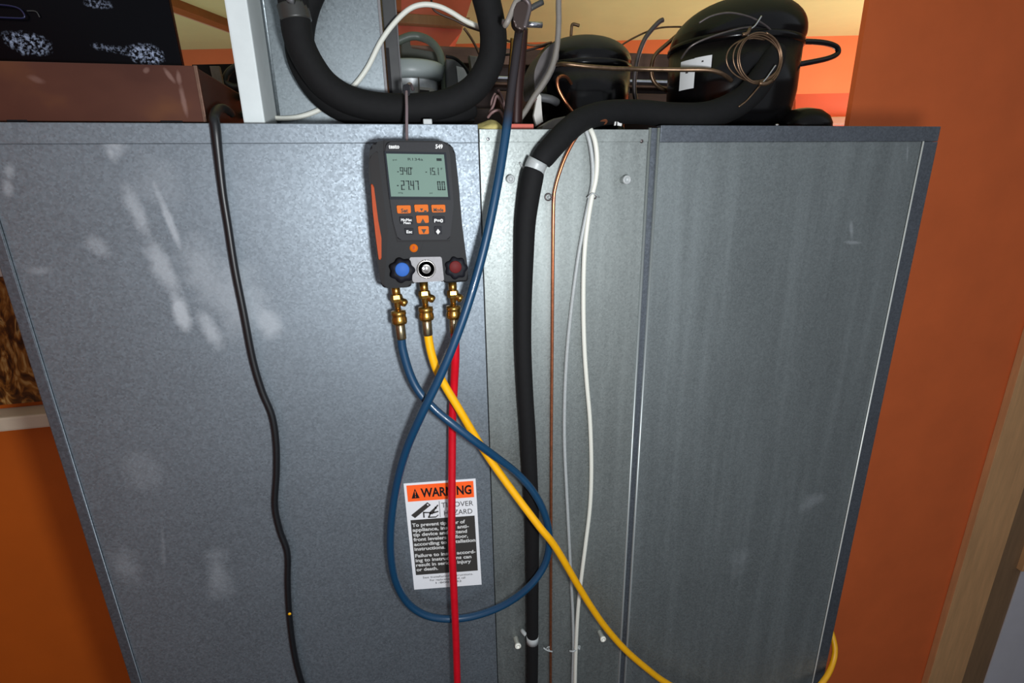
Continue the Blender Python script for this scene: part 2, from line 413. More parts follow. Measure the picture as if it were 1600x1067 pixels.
box('frame', (bl.x-.5, WY-.025, tl.z), (bl.x+.07, WY, tl.z+.09), white_paint, pic, .004)
box('frame', (bl.x+.04, WY-.025, bl.z), (bl.x+.07, WY, tl.z), white_paint, pic, .003)
lz = P(70, 645, WY-.05).z
led = box('wall_ledge_shelf', (bl.x-.55, WY-.055, lz-.028), (bl.x+.12, WY, lz), cream_paint, None, .004)
led.name = 'ledge'; tag(led, 'pale ledge on the left wall between orange paint and brown picture', 'ledge')
# ---------------------------------------------------------------- the cabinet
cab = empty('refrigerator_cabinet', (0, 0, 0), 'tall galvanised steel cabinet back made of three upright panels', 'refrigerator')
XL, XR = -.61, .61
xs1 = -.0845          # joint between left and middle panel
box('cabinet_body', (XL+.004, .012, 0), (XR-.004, .6, H-.012), gal_edge, cab)
TS = .0205            # top hem height
xh = P(107, 700).x; xh = (P(17, 400).x + P(80, 608).x + P(220, 1067).x)/3
xrh = (P(1445, 220).x + P(1361, 620).x + P(1268, 1067).x)/3
box('left_panel', (xh, .001, 0), (xs1, .012, H-TS), gal_left, cab, .0006)
box('top_hem', (xh, -.0006, H-TS), (xs1, .012, H), gal_top, cab, .0008)
box('side_hem', (XL, -.0006, 0), (xh-.001, .012, H), gal_edge, cab, .0008)
xg0 = (P(1018, 200).x + P(983, 780).x + P(968, 1067).x)/3; xg1 = (P(1031, 200).x + P(995, 780).x + P(978, 1067).x)/3
box('middle_panel', (xs1+.0016, .003, 0), (xg0-.002, .012, H-.006), gal_mid, cab, .0006)
box('joint_backing', (xs1-.002, .009, 0), (xs1+.004, .0125, H-.006), ink_black, cab)
box('top_hem', (xs1+.0016, .0015, H-.02), (xg0-.002, .004, H-.005), gal_mid, cab, .0006)
for nm, xx, rr in (('folded_seam', xg0, .0022), ('folded_seam', xg1, .0024)):
    bm = bmesh.new(); tube_bm(bm, [(xx, .003, 0, rr), (xx, .003, H-.003, rr)], 10, 1)
    from_bm(nm, bm, seam_metal, cab, True)
box('seam_channel', (xg0, .0045, 0), (xg1, .012, H-.003), gal_edge, cab)
box('right_panel', (xg1, .001, 0), (xrh-.0015, .012, H-TS), gal_right, cab, .0006)
box('top_hem', (xg1+.001, -.0004, H-TS), (XR, .012, H), gal_edge, cab, .0008)
box('side_hem', (xrh+.0008, -.0006, 0), (XR, .012, H-TS-.0006), gal_edge, cab, .0008)
bm = bmesh.new(); tube_bm(bm, [(xrh, .0, 0, .0013), (xrh, .0, H-TS, .0013)], 8, 1)
from_bm('edge_seam', bm, bright_edge, cab, True, 'thin pale bead along the right edge')
bm = bmesh.new(); tube_bm(bm, [(xh-.0005, .0, 0, .0008), (xh-.0005, .0, H-TS, .0008)], 8, 1)
from_bm('edge_seam', bm, gal_top, cab, True)
# small rivets and dots
for x, y in ((763, 217), (1004, 223), (1338, 222), (668, 189), (1217, 193)):
    p = P(x, min(y, 220) if y > 200 else y)
    if y < 200: p.z = H + .001
    lathe('rivet', [(.0028, 0), (.0026, .0012), (.001, .002)], (p.x, .003 if y > 200 else .004, p.z), (0, -1, 0) if y > 200 else (0, -.3, 1), steel_dark if x == 1004 else chrome, cab, 12)
# ---------------------------------------------------------------- warning label
fr = Frame((630.5, 755.5), (743, 747.5), (752.5, 913), (647.2, 921), .0008)
lab = fr.quad('warning_label', 0, 0, 1, 1, label_paper, None, th=.0005, lift=.0003)
tag(lab, 'white, orange and black tip-over warning label stuck low on the left galvanised panel', 'label')
fr.quad('orange_band', .035, .018, .965, .162, label_orange, lab, lift=.0006)
fr.quad('black_field', .045, .33, .955, .855, label_black, lab, lift=.0006)
fr.polys('divider', [[(.46, .175), (.467, .175), (.467, .32), (.46, .32)]], ink_dark, lab, lift=.0006)
fr.polys('warning_sign', [[(.09, .135), (.145, .048), (.2, .135)]], ink_black, lab, lift=.0008)
fr.polys('warning_mark', [[(.138, .072), (.152, .072), (.148, .108), (.142, .108)], [(.14, .115), (.15, .115), (.15, .125), (.14, .125)]], label_orange, lab, lift=.0011)
fr.text('lettering', [('WARNING', .22, .052, .93, .128)], ink_black, lab, bold=.03)
fr.text('lettering', [('TIP OVER', .49, .19, .945, .235), ('HAZARD', .52, .262, .925, .307)], ink_dark, lab, bold=.0)
body = [('To prevent tip over of', .06, .81, .36), ('appliance, install anti-', .06, .86, .405), ('tip device and extend', .06, .83, .45),
        ('front levelers to floor,', .06, .84, .495), ('according to installation', .06, .945, .54), ('instructions.', .06, .5, .585),
        ('Failure to install accord-', .06, .935, .65), ('ing to instructions can', .06, .87, .695), ('result in serious injury', .06, .86, .74), ('or death.', .06, .37, .785)]
fr.text('lettering', [(s, u0, v, u1, v+.031) for s, u0, u1, v in body], ink_white, lab, bold=.03)
fr.text('lettering', [('See Installation Instructions.', .14, .874, .88, .893), ('For replacement label, call', .24, .905, .76, .924), ('1-800- 782', .32, .936, .7, .955)], ink_dark, lab)
# pictogram: tipping appliance and a falling figure
fr.polys('pictogram', [[(.06, .285), (.30, .178), (.345, .205), (.11, .313)],
    [(.225, .262), (.245, .262), (.245, .315), (.225, .315)], [(.24, .262), (.32, .268), (.32, .277), (.24, .274)],
    [(.29, .312), (.33, .268), (.345, .275), (.31, .318)], [(.31, .272), (.38, .238), (.44, .205), (.45, .212), (.40, .25), (.36, .29), (.31, .285)],
    [(.36, .27), (.44, .262), (.445, .272), (.37, .284)], [(.29, .31), (.4, .312), (.44, .295), (.44, .303), (.4, .322), (.29, .32)],
    [(.395, .222), (.42, .228), (.425, .243), (.40, .24)]], label_black, lab, lift=.0007)
fr.polys('pictogram_mark', [[(.29, .192), (.31, .192), (.315, .205), (.295, .205)]], label_paper, lab, lift=.0011)
# ---------------------------------------------------------------- digital manifold gauge
gc = P(655, 450, -.03)
g = empty('manifold_gauge', gc, 'black digital pressure gauge with grey-green screen and orange buttons', 'gauge')
GF = -.052
outline = [(577, 240), (578, 230), (585, 222.5), (600, 219.5), (690, 220), (704, 225), (711, 236), (717, 290), (722, 350), (731, 420), (732, 440), (694, 443),
           (692, 436), (644, 439), (643, 446), (640, 449), (600, 450.5), (595, 445), (588, 400), (581, 320), (576, 270)]
poly = roundpoly([P(x, y, GF) for x, y in outline], .0035, 2)
bm = bmesh.new(); prism_bm(bm, poly, GF, -.006, .0022, 2)
from_bm('housing', bm, gauge_black, g)
lp = [(604, 221.5), (698, 222), (703, 240), (709, 320), (703, 374), (622, 375), (614, 345), (606, 290), (601, 240)]
prism('front_panel', lp, GF-.0035, GF+.002, gauge_grey, g, .0012, rnd=.004)
prism('panel_groove', [(602, 219), (602, 240), (607, 290), (615, 346), (622.5, 376.5), (703, 375.5), (703, 377.5), (621, 378.5), (613, 347), (605, 290), (599.5, 240), (599.5, 219)], GF-.0012, GF+.001, ink_black, g)
prism('side_face', [(577.5, 245), (590, 235), (598, 300), (606, 360), (604, 400), (600, 447), (596, 444), (589, 400), (582, 320)], GF-.0006, GF+.004, gauge_side, g, .0005, rnd=.003)
prism('grip', [(579.5, 286), (584, 290), (591, 345), (596, 372), (596, 405), (592, 407), (587, 370), (582, 325)], GF-.003, GF+.02, gauge_orange, g, .0012, rnd=.002)
lf = Frame((603.5, 240), (693.5, 241.5), (700, 307.5), (611, 307), GF-.0036)
s0 = lf.quad('screen_surround', -.03, -.05, 1.04, 1.07, bezel_lcd, g, lift=.0004)
scr = lf.quad('screen', 0, 0, 1, 1, lcd, g, lift=.0007)
dig = seven('-940', .2, .33, .075, .16, .02, .018, .2) + [[(.15, .4), (.18, .4), (.18, .42), (.15, .42)]]
dig = seven('-', .15, .34, .05, .15, .01, .02) + seven('940', .2, .31, .055, .17, .014, .016, .1)
dig += seven('-', .64, .34, .05, .15, .01, .02) + seven('15.1', .69, .31, .05, .17, .018, .016, .1)
dig += seven('-', .12, .64, .05, .2, .01, .026) + seven('27.47', .19, .62, .062, .22, .02, .02, .1)
dig += seven('0.0', .83, .63, .058, .21, .02, .02, .0)
dig += [[(.86, .09), (.95, .09), (.95, .15), (.86, .15)]]
lf.polys('digits', dig, lcd_ink, scr, lift=.0011)
lf.text('lettering', [('R134a', .36, .09, .62, .15), ('psi', .1, .12, .17, .155), ('inHg', .13, .89, .21, .925), ('psi', .68, .89, .73, .925), ('F', .40, .31, .43, .36), ('F', .92, .31, .95, .36)], lcd_ink, scr, lift=.0012)
bf = Frame((600, 220), (700, 220), (700, 400), (600, 400), GF-.0036)      # 1 px = .01 u, 1/180 v
def bu(x): return (x-600)/100
def bv(y): return (y-220)/180
for i, (x0, y0, x1, y1) in enumerate(((619.5, 321, 641.5, 333.5), (647, 319.8, 668.8, 331.5), (673.7, 320, 695.5, 332), (650, 336.8, 669.4, 348.6), (653, 353.5, 669.6, 366))):
    prism('button', [(x0, y0), (x1, y0-.3), (x1+.7, y1-.5), (x0+1.5, y1)], GF-.0062, GF-.0034, button_orange, g, .0004, label='orange button', rnd=.0012)
for x0, y0, x1, y1 in ((624, 338.5, 645, 350), (676, 338, 695, 348.5), (632, 356.5, 646, 366.5), (678.5, 353.5, 690, 366)):
    prism('button', [(x0, y0), (x1, y0), (x1+.6, y1), (x0+1.6, y1)], GF-.0058, GF-.0034, knob_black, g, .0004, rnd=.0014)
tf = Frame((600, 220), (700, 220), (700, 400), (600, 400), GF-.0062)
def tx(name, st, x0, y0, x1, y1, mt, b=.03, fr_=tf): return fr_.text(name, [(st, bu(x0), bv(y0-1.2), bu(x1), bv(y1-1.2))], mt, g, lift=.0004, bold=b)
tx('lettering', 'Set', 626, 324.5, 637, 330.5, label_black); tx('lettering', 'Mode', 677, 323.5, 692.5, 329, label_black)
tx('lettering', 'P=0', 678, 340.8, 692, 346.2, ink_white); tx('lettering', 'Esc', 634.5, 359, 643.5, 363.6, ink_white)
tx('lettering', 'Min/Max', 626, 340.2, 643, 344.3, ink_white); tx('lettering', 'Mean', 630, 345.2, 641, 348.8, ink_white)
def q2(pts): return [(bu(x), bv(y)) for x, y in pts]
tf.polys('symbol', [q2([(656.5, 346), (660, 339), (664, 346)]), q2([(657.5, 356), (665.5, 356), (661.5, 363.5)]), q2([(650, 327.5), (653, 327.5), (653, 330), (650, 330)]),
                    q2([(655.5, 323), (660.5, 323), (658, 327.5)]), q2([(662, 326), (666, 326), (666, 329.8), (662, 329.8)])], label_black, g, lift=.0004)
tf.polys('symbol', [q2([(684, 355.5), (687.5, 360), (684, 364.5), (680.8, 360)])], ink_white, g, lift=.0003)
hf = Frame((600, 220), (700, 220), (700, 400), (600, 400), GF-.0036)
tx('lettering', 'testo', 607, 226.5, 623.5, 232.5, ink_white, .035, hf); tx('lettering', '549', 680, 226.5, 691.5, 232.5, ink_white, .035, hf)
def disc(name, x, y, d, prof, mt, parent, seg=28, lobes=0, label=None):
    o = lathe(name, prof, P(x, y, d), (0, -1, 0), mt, parent, seg, label)
    if lobes:
        c = o.data; cen = P(x, y, d) - parent.location if parent.parent is None else P(x, y, d) - parent.parent.location
        for v in c.vertices:
            dx = v.co.x-cen.x; dz = v.co.z-cen.z; r = math.hypot(dx, dz); a = math.atan2(dz, dx)
            s = 1 + .09*math.cos(lobes*a); v.co.x = cen.x+dx*s; v.co.z = cen.z+dz*s
    return o
px = .00075     # one photograph pixel at the gauge, in metres
o = disc('emblem', 646.5, 387.5, GF, [(6.4*px, 0), (6.2*px, .001), (.1*px, .0014)], button_orange, g)
tf2 = Frame((600, 320), (700, 320), (700, 400), (600, 400), GF-.0015)
tf2.polys('emblem_mark', [[(.445, .8), (.47, .80), (.48, .84), (.455, .88), (.44, .85)]], gauge_orange, o, lift=.0003)
prism('front_plate', [(639.5, 402), (690, 401), (694, 439), (645, 441.5)], GF-.004, GF+.01, silver_plate, g, .0006, rnd=.002)
o = disc('sight_glass', 666, 420, GF-.004, [(14.5*px, 0), (14.5*px, .003), (13*px, .004), (11.5*px, .003), (11.5*px, .001), (9*px, .0008), (4*px, .0025), (.2*px, .003)], sight_metal, g)
disc('port', 662, 419, GF-.0065, [(3.2*px, 0), (3*px, .002), (1.6*px, .0025), (1.5*px, .001), (.1*px, .001)], chrome, o, 16)
disc('sight_ring', 666, 420, GF-.0055, [(13.4*px, 0), (13.2*px, .0022), (11.8*px, .0024), (11.4*px, .0)], gauge_black, o)
o = disc('valve_knob', 628.5, 421, GF, [(18*px, 0), (18*px, .010), (16.5*px, .013), (11*px, .0135), (.1, .0135)][:4] + [(.2*px, .0135)], knob_black, g, 48, 7, 'blue-capped valve knob')
disc('cap', 628.5, 421, GF-.0132, [(10.8*px, 0), (10.6*px, .0015), (9.5*px, .0022), (.2*px, .0024)], knob_blue, o)
o = disc('valve_knob', 711.5, 417, GF+.006, [(17*px, 0), (17*px, .010), (15.5*px, .013), (11*px, .0135), (.2*px, .0135)], knob_black, g, 48, 7, 'red-capped valve knob')
disc('cap', 711.5, 417, GF-.0072, [(9.8*px, 0), (9.6*px, .0015), (8.5*px, .0022), (.2*px, .0024)], knob_red, o)
# hanging hook, thin steel rod that goes over the foam hose above
hook_steel = flat('hook_steel', (128, 112, 116), .4, .4)
hk = tube('hanging_hook', [(636, 223, -.03), (635.5, 200, -.02), (635.5, 170, -.012), (635, 145, .0), (636, 135, .01), (641, 131, .025), (645, 140, .04)], .0018, hook_steel, g, 10)
prism('hook_eye', [(630, 132), (640, 131), (641, 150), (631, 150)], .0, .006, knob_black, g, .001, rnd=.002)
# brass fittings under the gauge
def fitting(ax0, ax1, name, lab):
    """ax0, ax1: px points of the axis at the housing and at the end of the ferrule"""
    a = P(*ax0, -.034); b = P(*ax1, -.036); d = b-a; n = d.length; e = empty(name, a, lab, 'hose fitting')
    def seg(nm, prof, mt, sg=20, smooth=True): return lathe(nm, [(r, h*n) for r, h in prof], a, d, mt, e, sg, None, smooth=smooth)
    seg('stub', [(.0052, -.06), (.0052, .12), (.0042, .14), (.0042, .34), (.0036, .36), (.0034, .44)], brass, 16)
    seg('nut', [(.004, .11), (.0068, .13), (.0075, .2), (.0062, .27), (.0034, .29)], brass, 6, False)
    s = seg('sleeve', [(.0035, .42), (.0088, .44), (.0093, .5), (.0086, .52), (.0086, .56), (.0094, .585), (.0094, .66), (.0086, .69), (.006, .71)], brass, 28)
    seg('ferrule', [(.0052, .7), (.0062, .72), (.0062, .98), (.0055, 1.0), (.0048, 1.0)], steel_ferrule, 18)
    k = a + d*.2; sd = Vector((.010, -.004, -.006))
    bm = bmesh.new(); tube_bm(bm, [(*(k), .0042), (*(k+sd*.6), .0046), (*(k+sd*.85), .005), (*(k+sd*1.1), .0036)], 12, 3)
    from_bm('elbow_core', bm, brass, e, True)
    return e
fitting((618, 450), (627.5, 530), 'hose_fitting', 'brass fitting joining the gauge to the blue hose, leftmost of three')
fitting((662, 444), (668.5, 524), 'hose_fitting', 'brass fitting joining the gauge to the yellow hose, middle of three')
fitting((707, 444), (710, 520), 'hose_fitting', 'brass fitting joining the gauge to the red hose, half behind the blue hose')
# ---------------------------------------------------------------- charging hoses
blue = [(627, 522, -.036), (629, 545, -.036), (640, 583, -.038), (655, 612, -.042), (680, 640, -.05), (708, 663, -.058), (740, 688, -.06), (775, 714, -.052), (808, 740, -.044),
        (833, 768, -.043), (851, 803, -.042), (858.5, 842, -.041), (852, 880, -.041), (829, 914, -.041), (793, 942, -.034), (750, 960, -.026), (708, 967, -.02), (668, 962, -.02), (638, 943, -.022),
        (619, 910, -.026), (611, 870, -.03), (611, 820, -.034), (620, 757, -.04), (636, 700, -.05), (660, 645, -.062), (684, 596, -.066), (708, 540, -.066), (733, 470, -.062), (757, 385, -.054),
        (777, 290, -.045), (790, 210, -.035), (798, 150, -.025), (806, 90, -.018), (813, 40, -.012), (819, 5, -.008), (822, -20, -.004)]
t = tag(tube('charging_hose', blue, .0054, blue_hose_m, None, 14, 8), 'blue hose looped below the gauge and rising to the dark clamp', 'hose')
yel = [(668, 516, -.036), (670, 532, -.036), (674, 552, -.036), (682, 577, -.036), (696, 604, -.036), (716, 637, -.037), (745, 686, -.037), (770, 724, -.04), (806, 774, -.05), (843, 823, -.062), (868, 855, -.06),
       (901, 911, -.05), (923, 947, -.045), (947, 981, -.042), (977, 1015, -.04), (1009, 1043, -.038), (1040, 1066, -.036), (1090, 1092, -.035), (1150, 1108, -.035), (1210, 1112, -.034), (1258, 1094, -.03),
       (1288, 1062, -.016), (1301, 1036, .0), (1304.5, 1012, .014), (1298, 985, .034), (1285, 955, .05)]
tag(tube('charging_hose', yel, .0054, yellow_hose_m, None, 14, 8), 'yellow hose running diagonally down the steel cabinet and back around its lower right edge', 'hose')
red = [(709.5, 512, -.036), (711, 530, -.036), (711.5, 560, -.034), (709.5, 600, -.025), (707, 650, -.022), (706.5, 700, -.022), (706, 770, -.03), (706, 850, -.042), (709, 920, -.044), (712.5, 1000, -.044), (714.5, 1067, -.044), (715.5, 1120, -.044)]
tag(tube('charging_hose', red, .0054, red_hose_m, None, 14, 6), 'red hose hanging straight down in front of the warning label', 'hose')
# ---------------------------------------------------------------- foam insulated pipe down the middle panel
pipe = empty('insulated_pipe', P(832, 1067, -.02), 'black foam-covered pipe bending over the top edge and down the middle panel', 'pipe')
low = [(831, 1120, -.016), (831.5, 1067, -.016), (832, 1005, -.016), (832, 940, -.016), (832, 860, -.016), (831, 800, -.016), (828, 740, -.016), (825, 680, -.016), (820.5, 610, -.016), (817.5, 540, -.0165), (817.5, 470, -.0165), (819, 400, -.017), (821, 350, -.018), (826, 310, -.02), (832, 276, -.022), (835, 265, -.022)]
rs = [.0098, .0098, .0098, .0098, .0103, .0108, .0112, .0113, .0112, .0112, .0115, .0125, .013, .0136, .0138, .0125]
tube('foam_sleeve', [(*p, r) for p, r in zip(low, rs)], .011, foam_black, pipe, 20, 6)
up = [(845, 253, -.024, .0125), (850, 245, -.024, .0138), (866, 226, -.02, .0143), (888, 203, -.012, .0146), (912, 186, -.002, .0146), (950, 176, .012, .0148), (1000, 175, .026, .015), (1050, 180, .031, .016), (1100, 181, .033, .018), (1140, 168, .036, .0185), (1170, 148, .038, .0185), (1192, 120, .04, .018), (1208, 92, .045, .016), (1214, 78, .05, .012)]
tube('foam_sleeve', up, .013, foam_black, pipe, 20, 6)
tube('band', [(834, 270, -.022), (836, 262, -.022), (841, 251, -.023)], .0128, clear_plastic, pipe, 20, 2, 'translucent band')
tube('band', [(832, 1003, -.016), (832, 993, -.016)], .0101, clear_plastic, pipe, 20, 2, 'translucent band')
tube('band_tail', [(828, 262, -.008), (818, 262, -.002), (812, 254, .002)], .0016, clear_plastic, pipe, 8, 3)
tube('band_tail', [(822, 992, -.012), (817, 987, -.006), (816, 985, .002)], .0035, clear_plastic, pipe, 10, 3)
# ---------------------------------------------------------------- thin lines on the middle panel
tag(tube('copper_tube', [(935, 192, .006), (945, 192, .002), (946, 188, -.002), (936, 188, -.006), (920, 196, -.009), (903, 211, -.009), (888, 236, -.008), (877, 262, -.0065), (868, 292, -.005), (865, 318, -.004), (864, 400, -.003), (863, 520, -.002), (861.5, 700, -.002), (861, 860, -.002), (860.5, 1000, -.002), (860.5, 1120, -.002)], .0022, copper, None, 12, 8),
    'thin bare copper line running down the middle panel right of the black pipe', 'copper tube')
tag(tube('drain_tube', [(911, 206, .004), (915, 203, -.004), (922, 225, -.006), (926, 255, -.006), (926, 285, -.006), (922, 307, -.005), (913, 350, -.003), (903, 405, -.002), (893, 480, -.001), (886, 550, -.001), (882.5, 620, -.001), (882, 690, -.001), (885, 760, -.001), (888.5, 830, -.001), (892, 900, -.001), (895, 960, -.0015), (896, 1012, -.002), (894.5, 1067, -.002), (894, 1120, -.002)], .0026, clear_plastic, None, 12, 6),
    'thinner greyish plastic tube on the middle panel, the left one of the pair', 'plastic tube')
tag(tube('drain_tube', [(919, 205, .004), (923, 203, -.004), (930, 222, -.008), (933, 250, -.008), (931, 280, -.008), (925, 307, -.007), (918, 350, -.006), (913, 400, -.005), (911.5, 470, -.003), (913, 540, -.003), (917, 600, -.003), (922, 660, -.003), (924, 730, -.003), (922, 790, -.003), (915, 850, -.004), (908, 905, -.006), (903, 955, -.007), (900, 1010, -.007), (898.5, 1067, -.007), (898, 1120, -.007)], .0032, white_tube, None, 12, 6),
    'white plastic tube on the middle panel, the right one of the pair, bowing outward', 'plastic tube')
def clip(name, x, y, r, lab, loop=True):
    e = empty(name, P(x, y, .003), lab, 'clip')
    bm = bmesh.new(); c = P(x, y, -.002)
    pts = [(c.x + r*math.cos(a), c.y, c.z + r*math.sin(a), .0009) for a in [k*math.pi/6 for k in range(13)]]
    tube_bm(bm, pts, 8, 2); from_bm('ring', bm, steel_dark if loop else clear_plastic, e, True)
    lathe('screw', [(.002, 0), (.002, .004), (.001, .005)], P(x, y, .003), (0, -1, 0), clear_plastic, e, 10)
    return e
clip('wire_clip', 857, 308, .0042, 'small round clip on the panel beside the upper copper line')
e = clip('wire_clip', 928, 307, .003, 'small clip with a pointed tail holding the pair of plastic tubes near their top')
tube('tail', [(918, 309, -.009), (926, 302, -.013), (933, 306, -.009), (936, 308, -.002)], .0011, clear_plastic, e, 8)
e = clip('wire_clip', 857, 1013, .0034, 'clear clip on the copper line near the bottom of the photo', False)
tube('tail', [(849, 1012, -.003), (855, 1016, -.006), (863, 1018, -.006)], .0013, clear_plastic, e, 8)
e = clip('wire_clip', 904, 1011, .003, 'clear clip on the crossing plastic tubes near the bottom of the photo', False)
tube('tail', [(890, 1017, -.007), (897, 1017, -.0105), (905, 1010, -.004)], .0015, clear_plastic, e, 8)
def peg(x0, y0, lab, ln=.017, r=.0052):
    b = P(x0, y0, .003); e = empty('spacer_peg', b, lab, 'peg')
    lathe('stem', [(r*.8, 0), (r*.8, ln*.8), (r, ln*.82), (r, ln), (r*.8, ln+.0006), (r*.5, ln+.0006), (r*.45, ln-.002), (.0003, ln-.002)], b, (0, -1, 0), white_plastic if y0 > 500 else clear_plastic, e, 20)
    return e
peg(795, 280, 'clear round peg on the middle panel between the blue hose and the black pipe', .012, .0052)
peg(973, 281, 'clear round peg high on the middle panel, near its right seam', .014, .0058)
peg(806, 997, 'white peg low on the middle panel, left of the black pipe')
peg(937, 987, 'white peg low on the middle panel, beside the yellow hose')
# ---------------------------------------------------------------- black power cord down the left panel
cord = empty('power_cord', P(470, 1067, -.006), 'thin black power cord hanging from the top edge down the left galvanised panel', 'cord')
tube('cable', [(362, 178, .08, .0042), (352, 170, .05, .0046), (341, 171, .03, .0052), (335, 183, .0, .0053), (337, 202, -.006, .0053), (341, 240, -.006, .0048), (348, 300, -.0055, .0043), (356, 350, -.0055, .0042), (367, 420, -.0055), (381, 490, -.0055), (394.5, 560, -.0055), (409, 610, -.0055), (425, 650, -.0055), (431.5, 693, -.0055), (432, 740, -.0055), (429.5, 790, -.0055), (437, 828, -.0055), (449, 864, -.0055), (449.5, 911, -.0055), (452, 959, -.0055), (459, 1016, -.0055), (470, 1062, -.0055), (490, 1120, -.0055)], .0042, rubber_black, cord, 12, 6)
lathe('ink_mark', [(.0024, 0), (.002, .0006)], P(452.5, 959, -.0095), (0, -1, 0), yellow_hose_m, cord, 10, 'small yellow mark on the cord')
# ================================================================ on top of the cabinet
TOP = H - .012
def ground(o): return o
# brown metal box at the left
def boxpx(name, x0, y0, x1, dfront, dback, mt, parent, bev=.002, z0=None, label=None):
    a = P(x0, y0, dfront); b = P(x1, y0, dfront)
    return box(name, (a.x, dfront, H if z0 is None else z0), (b.x, dback, (a.z+b.z)/2), mt, parent, bev, label)
kb = N('brown_sheet')
c = kb.ramp(kb.noise(5, 4, .6, (1, 1, 1.6)), [(.3, L((78, 46, 38))), (.55, L((94, 58, 46))), (.75, L((124, 80, 50)))])
sm = kb.math('MULTIPLY', kb.noise(60, 4, .6), 1.0)
v = [P(262, 110, .02), P(283, 135, .02), P(292, 185, .02), P(280, 128, .02), P(275, 108, .02)]
base_ = P(155, 190, .02)
tot = None
for p0, p1, wd, am in ((( 255, 105), (275, 132), .003, .5), ((277, 106), (281, 135), .003, .45), ((281, 130), (293, 186), .0035, .5), ((225, 106), (232, 114), .004, .4), ((40, 118), (72, 130), .004, .3)):
    a0 = P(*p0, .02); a1 = P(*p1, .02); dl = a1-a0; ce = (a0+a1)/2
    bl_ = kb.math('MULTIPLY', kb.blob(ce.x, ce.z, math.atan2(dl.x, dl.z), wd, dl.length/2, .6, .25, 60), am)
    tot = bl_ if tot is None else kb.math('MAXIMUM', tot, bl_)
kb.l(kb.mix(tot, c, L((160, 128, 118))), kb.b.inputs['Base Color'])
kb.b.inputs['Metallic'].default_value = .55; kb.b.inputs['Roughness'].default_value = .38
bb = empty('metal_box', (0, 0, 0), 'brown sheet metal box on the cabinet top, under the black glossy panel', 'box')
xa = P(-140, 103, .02).x; xb = (P(310, 103, .02).x + P(321, 187, .02).x)/2; zb = P(200, 100, .02).z
box('front_sheet', (xa, .02, H+.003), (xb, .023, zb), kb.m, bb, .0008)
box('casing', (xa+.002, .0232, H+.003), (xb-.001, .45, zb-.001), brown_dark, bb, .002)
box('rim', (xb-.0035, .0185, H+.003), (xb, .0202, zb), brown_metal, bb, .0005)
for x0, x1 in ((10, 42), (250, 285)):
    box('foot', (P(x0, 186, .02).x, .019, H), (P(x1, 186, .02).x, .05, H+.0045), ink_black, bb, .0008)
bb.location = (0, 0, 0)
# black glossy panel standing on the box
gp = empty('glossy_panel', (P(120, 98, .05).x, .05, zb), 'black glossy panel with painted speckled reflections standing on the brown metal box at the left', 'panel')
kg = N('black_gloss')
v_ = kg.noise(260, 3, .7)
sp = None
for p0, p1, wd, am in (((180, 80), (265, 90), .011, 1.0), ((0, 62), (80, 70), .012, .8), ((120, 3), (178, 8), .005, .5), ((140, 70), (178, 78), .004, .4)):  # grey speckles painted into the base colour as reflections in the gloss
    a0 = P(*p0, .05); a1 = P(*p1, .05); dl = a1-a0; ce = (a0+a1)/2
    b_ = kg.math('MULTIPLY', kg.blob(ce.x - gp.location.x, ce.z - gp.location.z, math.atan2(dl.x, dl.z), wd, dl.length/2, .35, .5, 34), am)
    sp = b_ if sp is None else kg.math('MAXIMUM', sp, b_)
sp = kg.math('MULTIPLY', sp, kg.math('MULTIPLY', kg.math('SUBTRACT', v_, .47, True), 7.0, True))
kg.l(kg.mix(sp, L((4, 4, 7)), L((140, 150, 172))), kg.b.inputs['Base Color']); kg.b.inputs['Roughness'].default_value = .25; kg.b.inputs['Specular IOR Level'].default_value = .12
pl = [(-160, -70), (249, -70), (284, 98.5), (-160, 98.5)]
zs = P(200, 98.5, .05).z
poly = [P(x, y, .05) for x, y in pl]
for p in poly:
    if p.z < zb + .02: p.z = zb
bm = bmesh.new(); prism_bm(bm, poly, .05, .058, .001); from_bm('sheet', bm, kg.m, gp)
tube('glint_arc', [(-20, 6, .046), (15, 9, .046), (32, 15, .046), (38, 27, .046), (20, 28, .046), (-20, 26, .046)], .0008, flat('navy_glint', (26, 28, 60), .3), gp, 8)  # thin navy arc modelled as a glint on the gloss
tube('scratch', [(42, 17, .0485), (56, 18, .0485), (62, 27, .0485)], .0006, grey_dark, gp, 6)
# dark clutter visible between the box and the white board
cl = empty('compressor_bracket', P(345, 180, .3), 'dark bracket and grey strap between the brown box and the white board', 'bracket')
prism('plate', [(300, 101), (400, 99), (400, 215), (300, 215)], .52, .53, ink_black, cl)
prism('strap', [(327, 103), (342, 103), (348, 130), (350, 140), (333, 128)], .47, .48, grey_tube, cl, .001)
tube('pipe_stub', [(376, 100, .49), (358, 112, .49), (352, 128, .49), (366, 136, .49), (380, 134, .49)], .006, grey_dark, cl)
tube('pipe_stub', [(392, 152, .2), (366, 152, .19), (358, 165, .18), (372, 178, .18), (392, 180, .2)], .005, green_grey, cl)
# white insulation board on edge
wbx0 = (P(357, 5, .012).x + P(371, 188, .012).x)/2; wbx1 = (P(394, 5, .012).x + P(404, 188, .012).x)/2
wb = box('insulation_board', (wbx0, .012+.004, H), (wbx1, .16, H+.42), foam_white, None, .002)
tag(wb, 'white insulation board standing on the cabinet top, left of the galvanised housing', 'board')
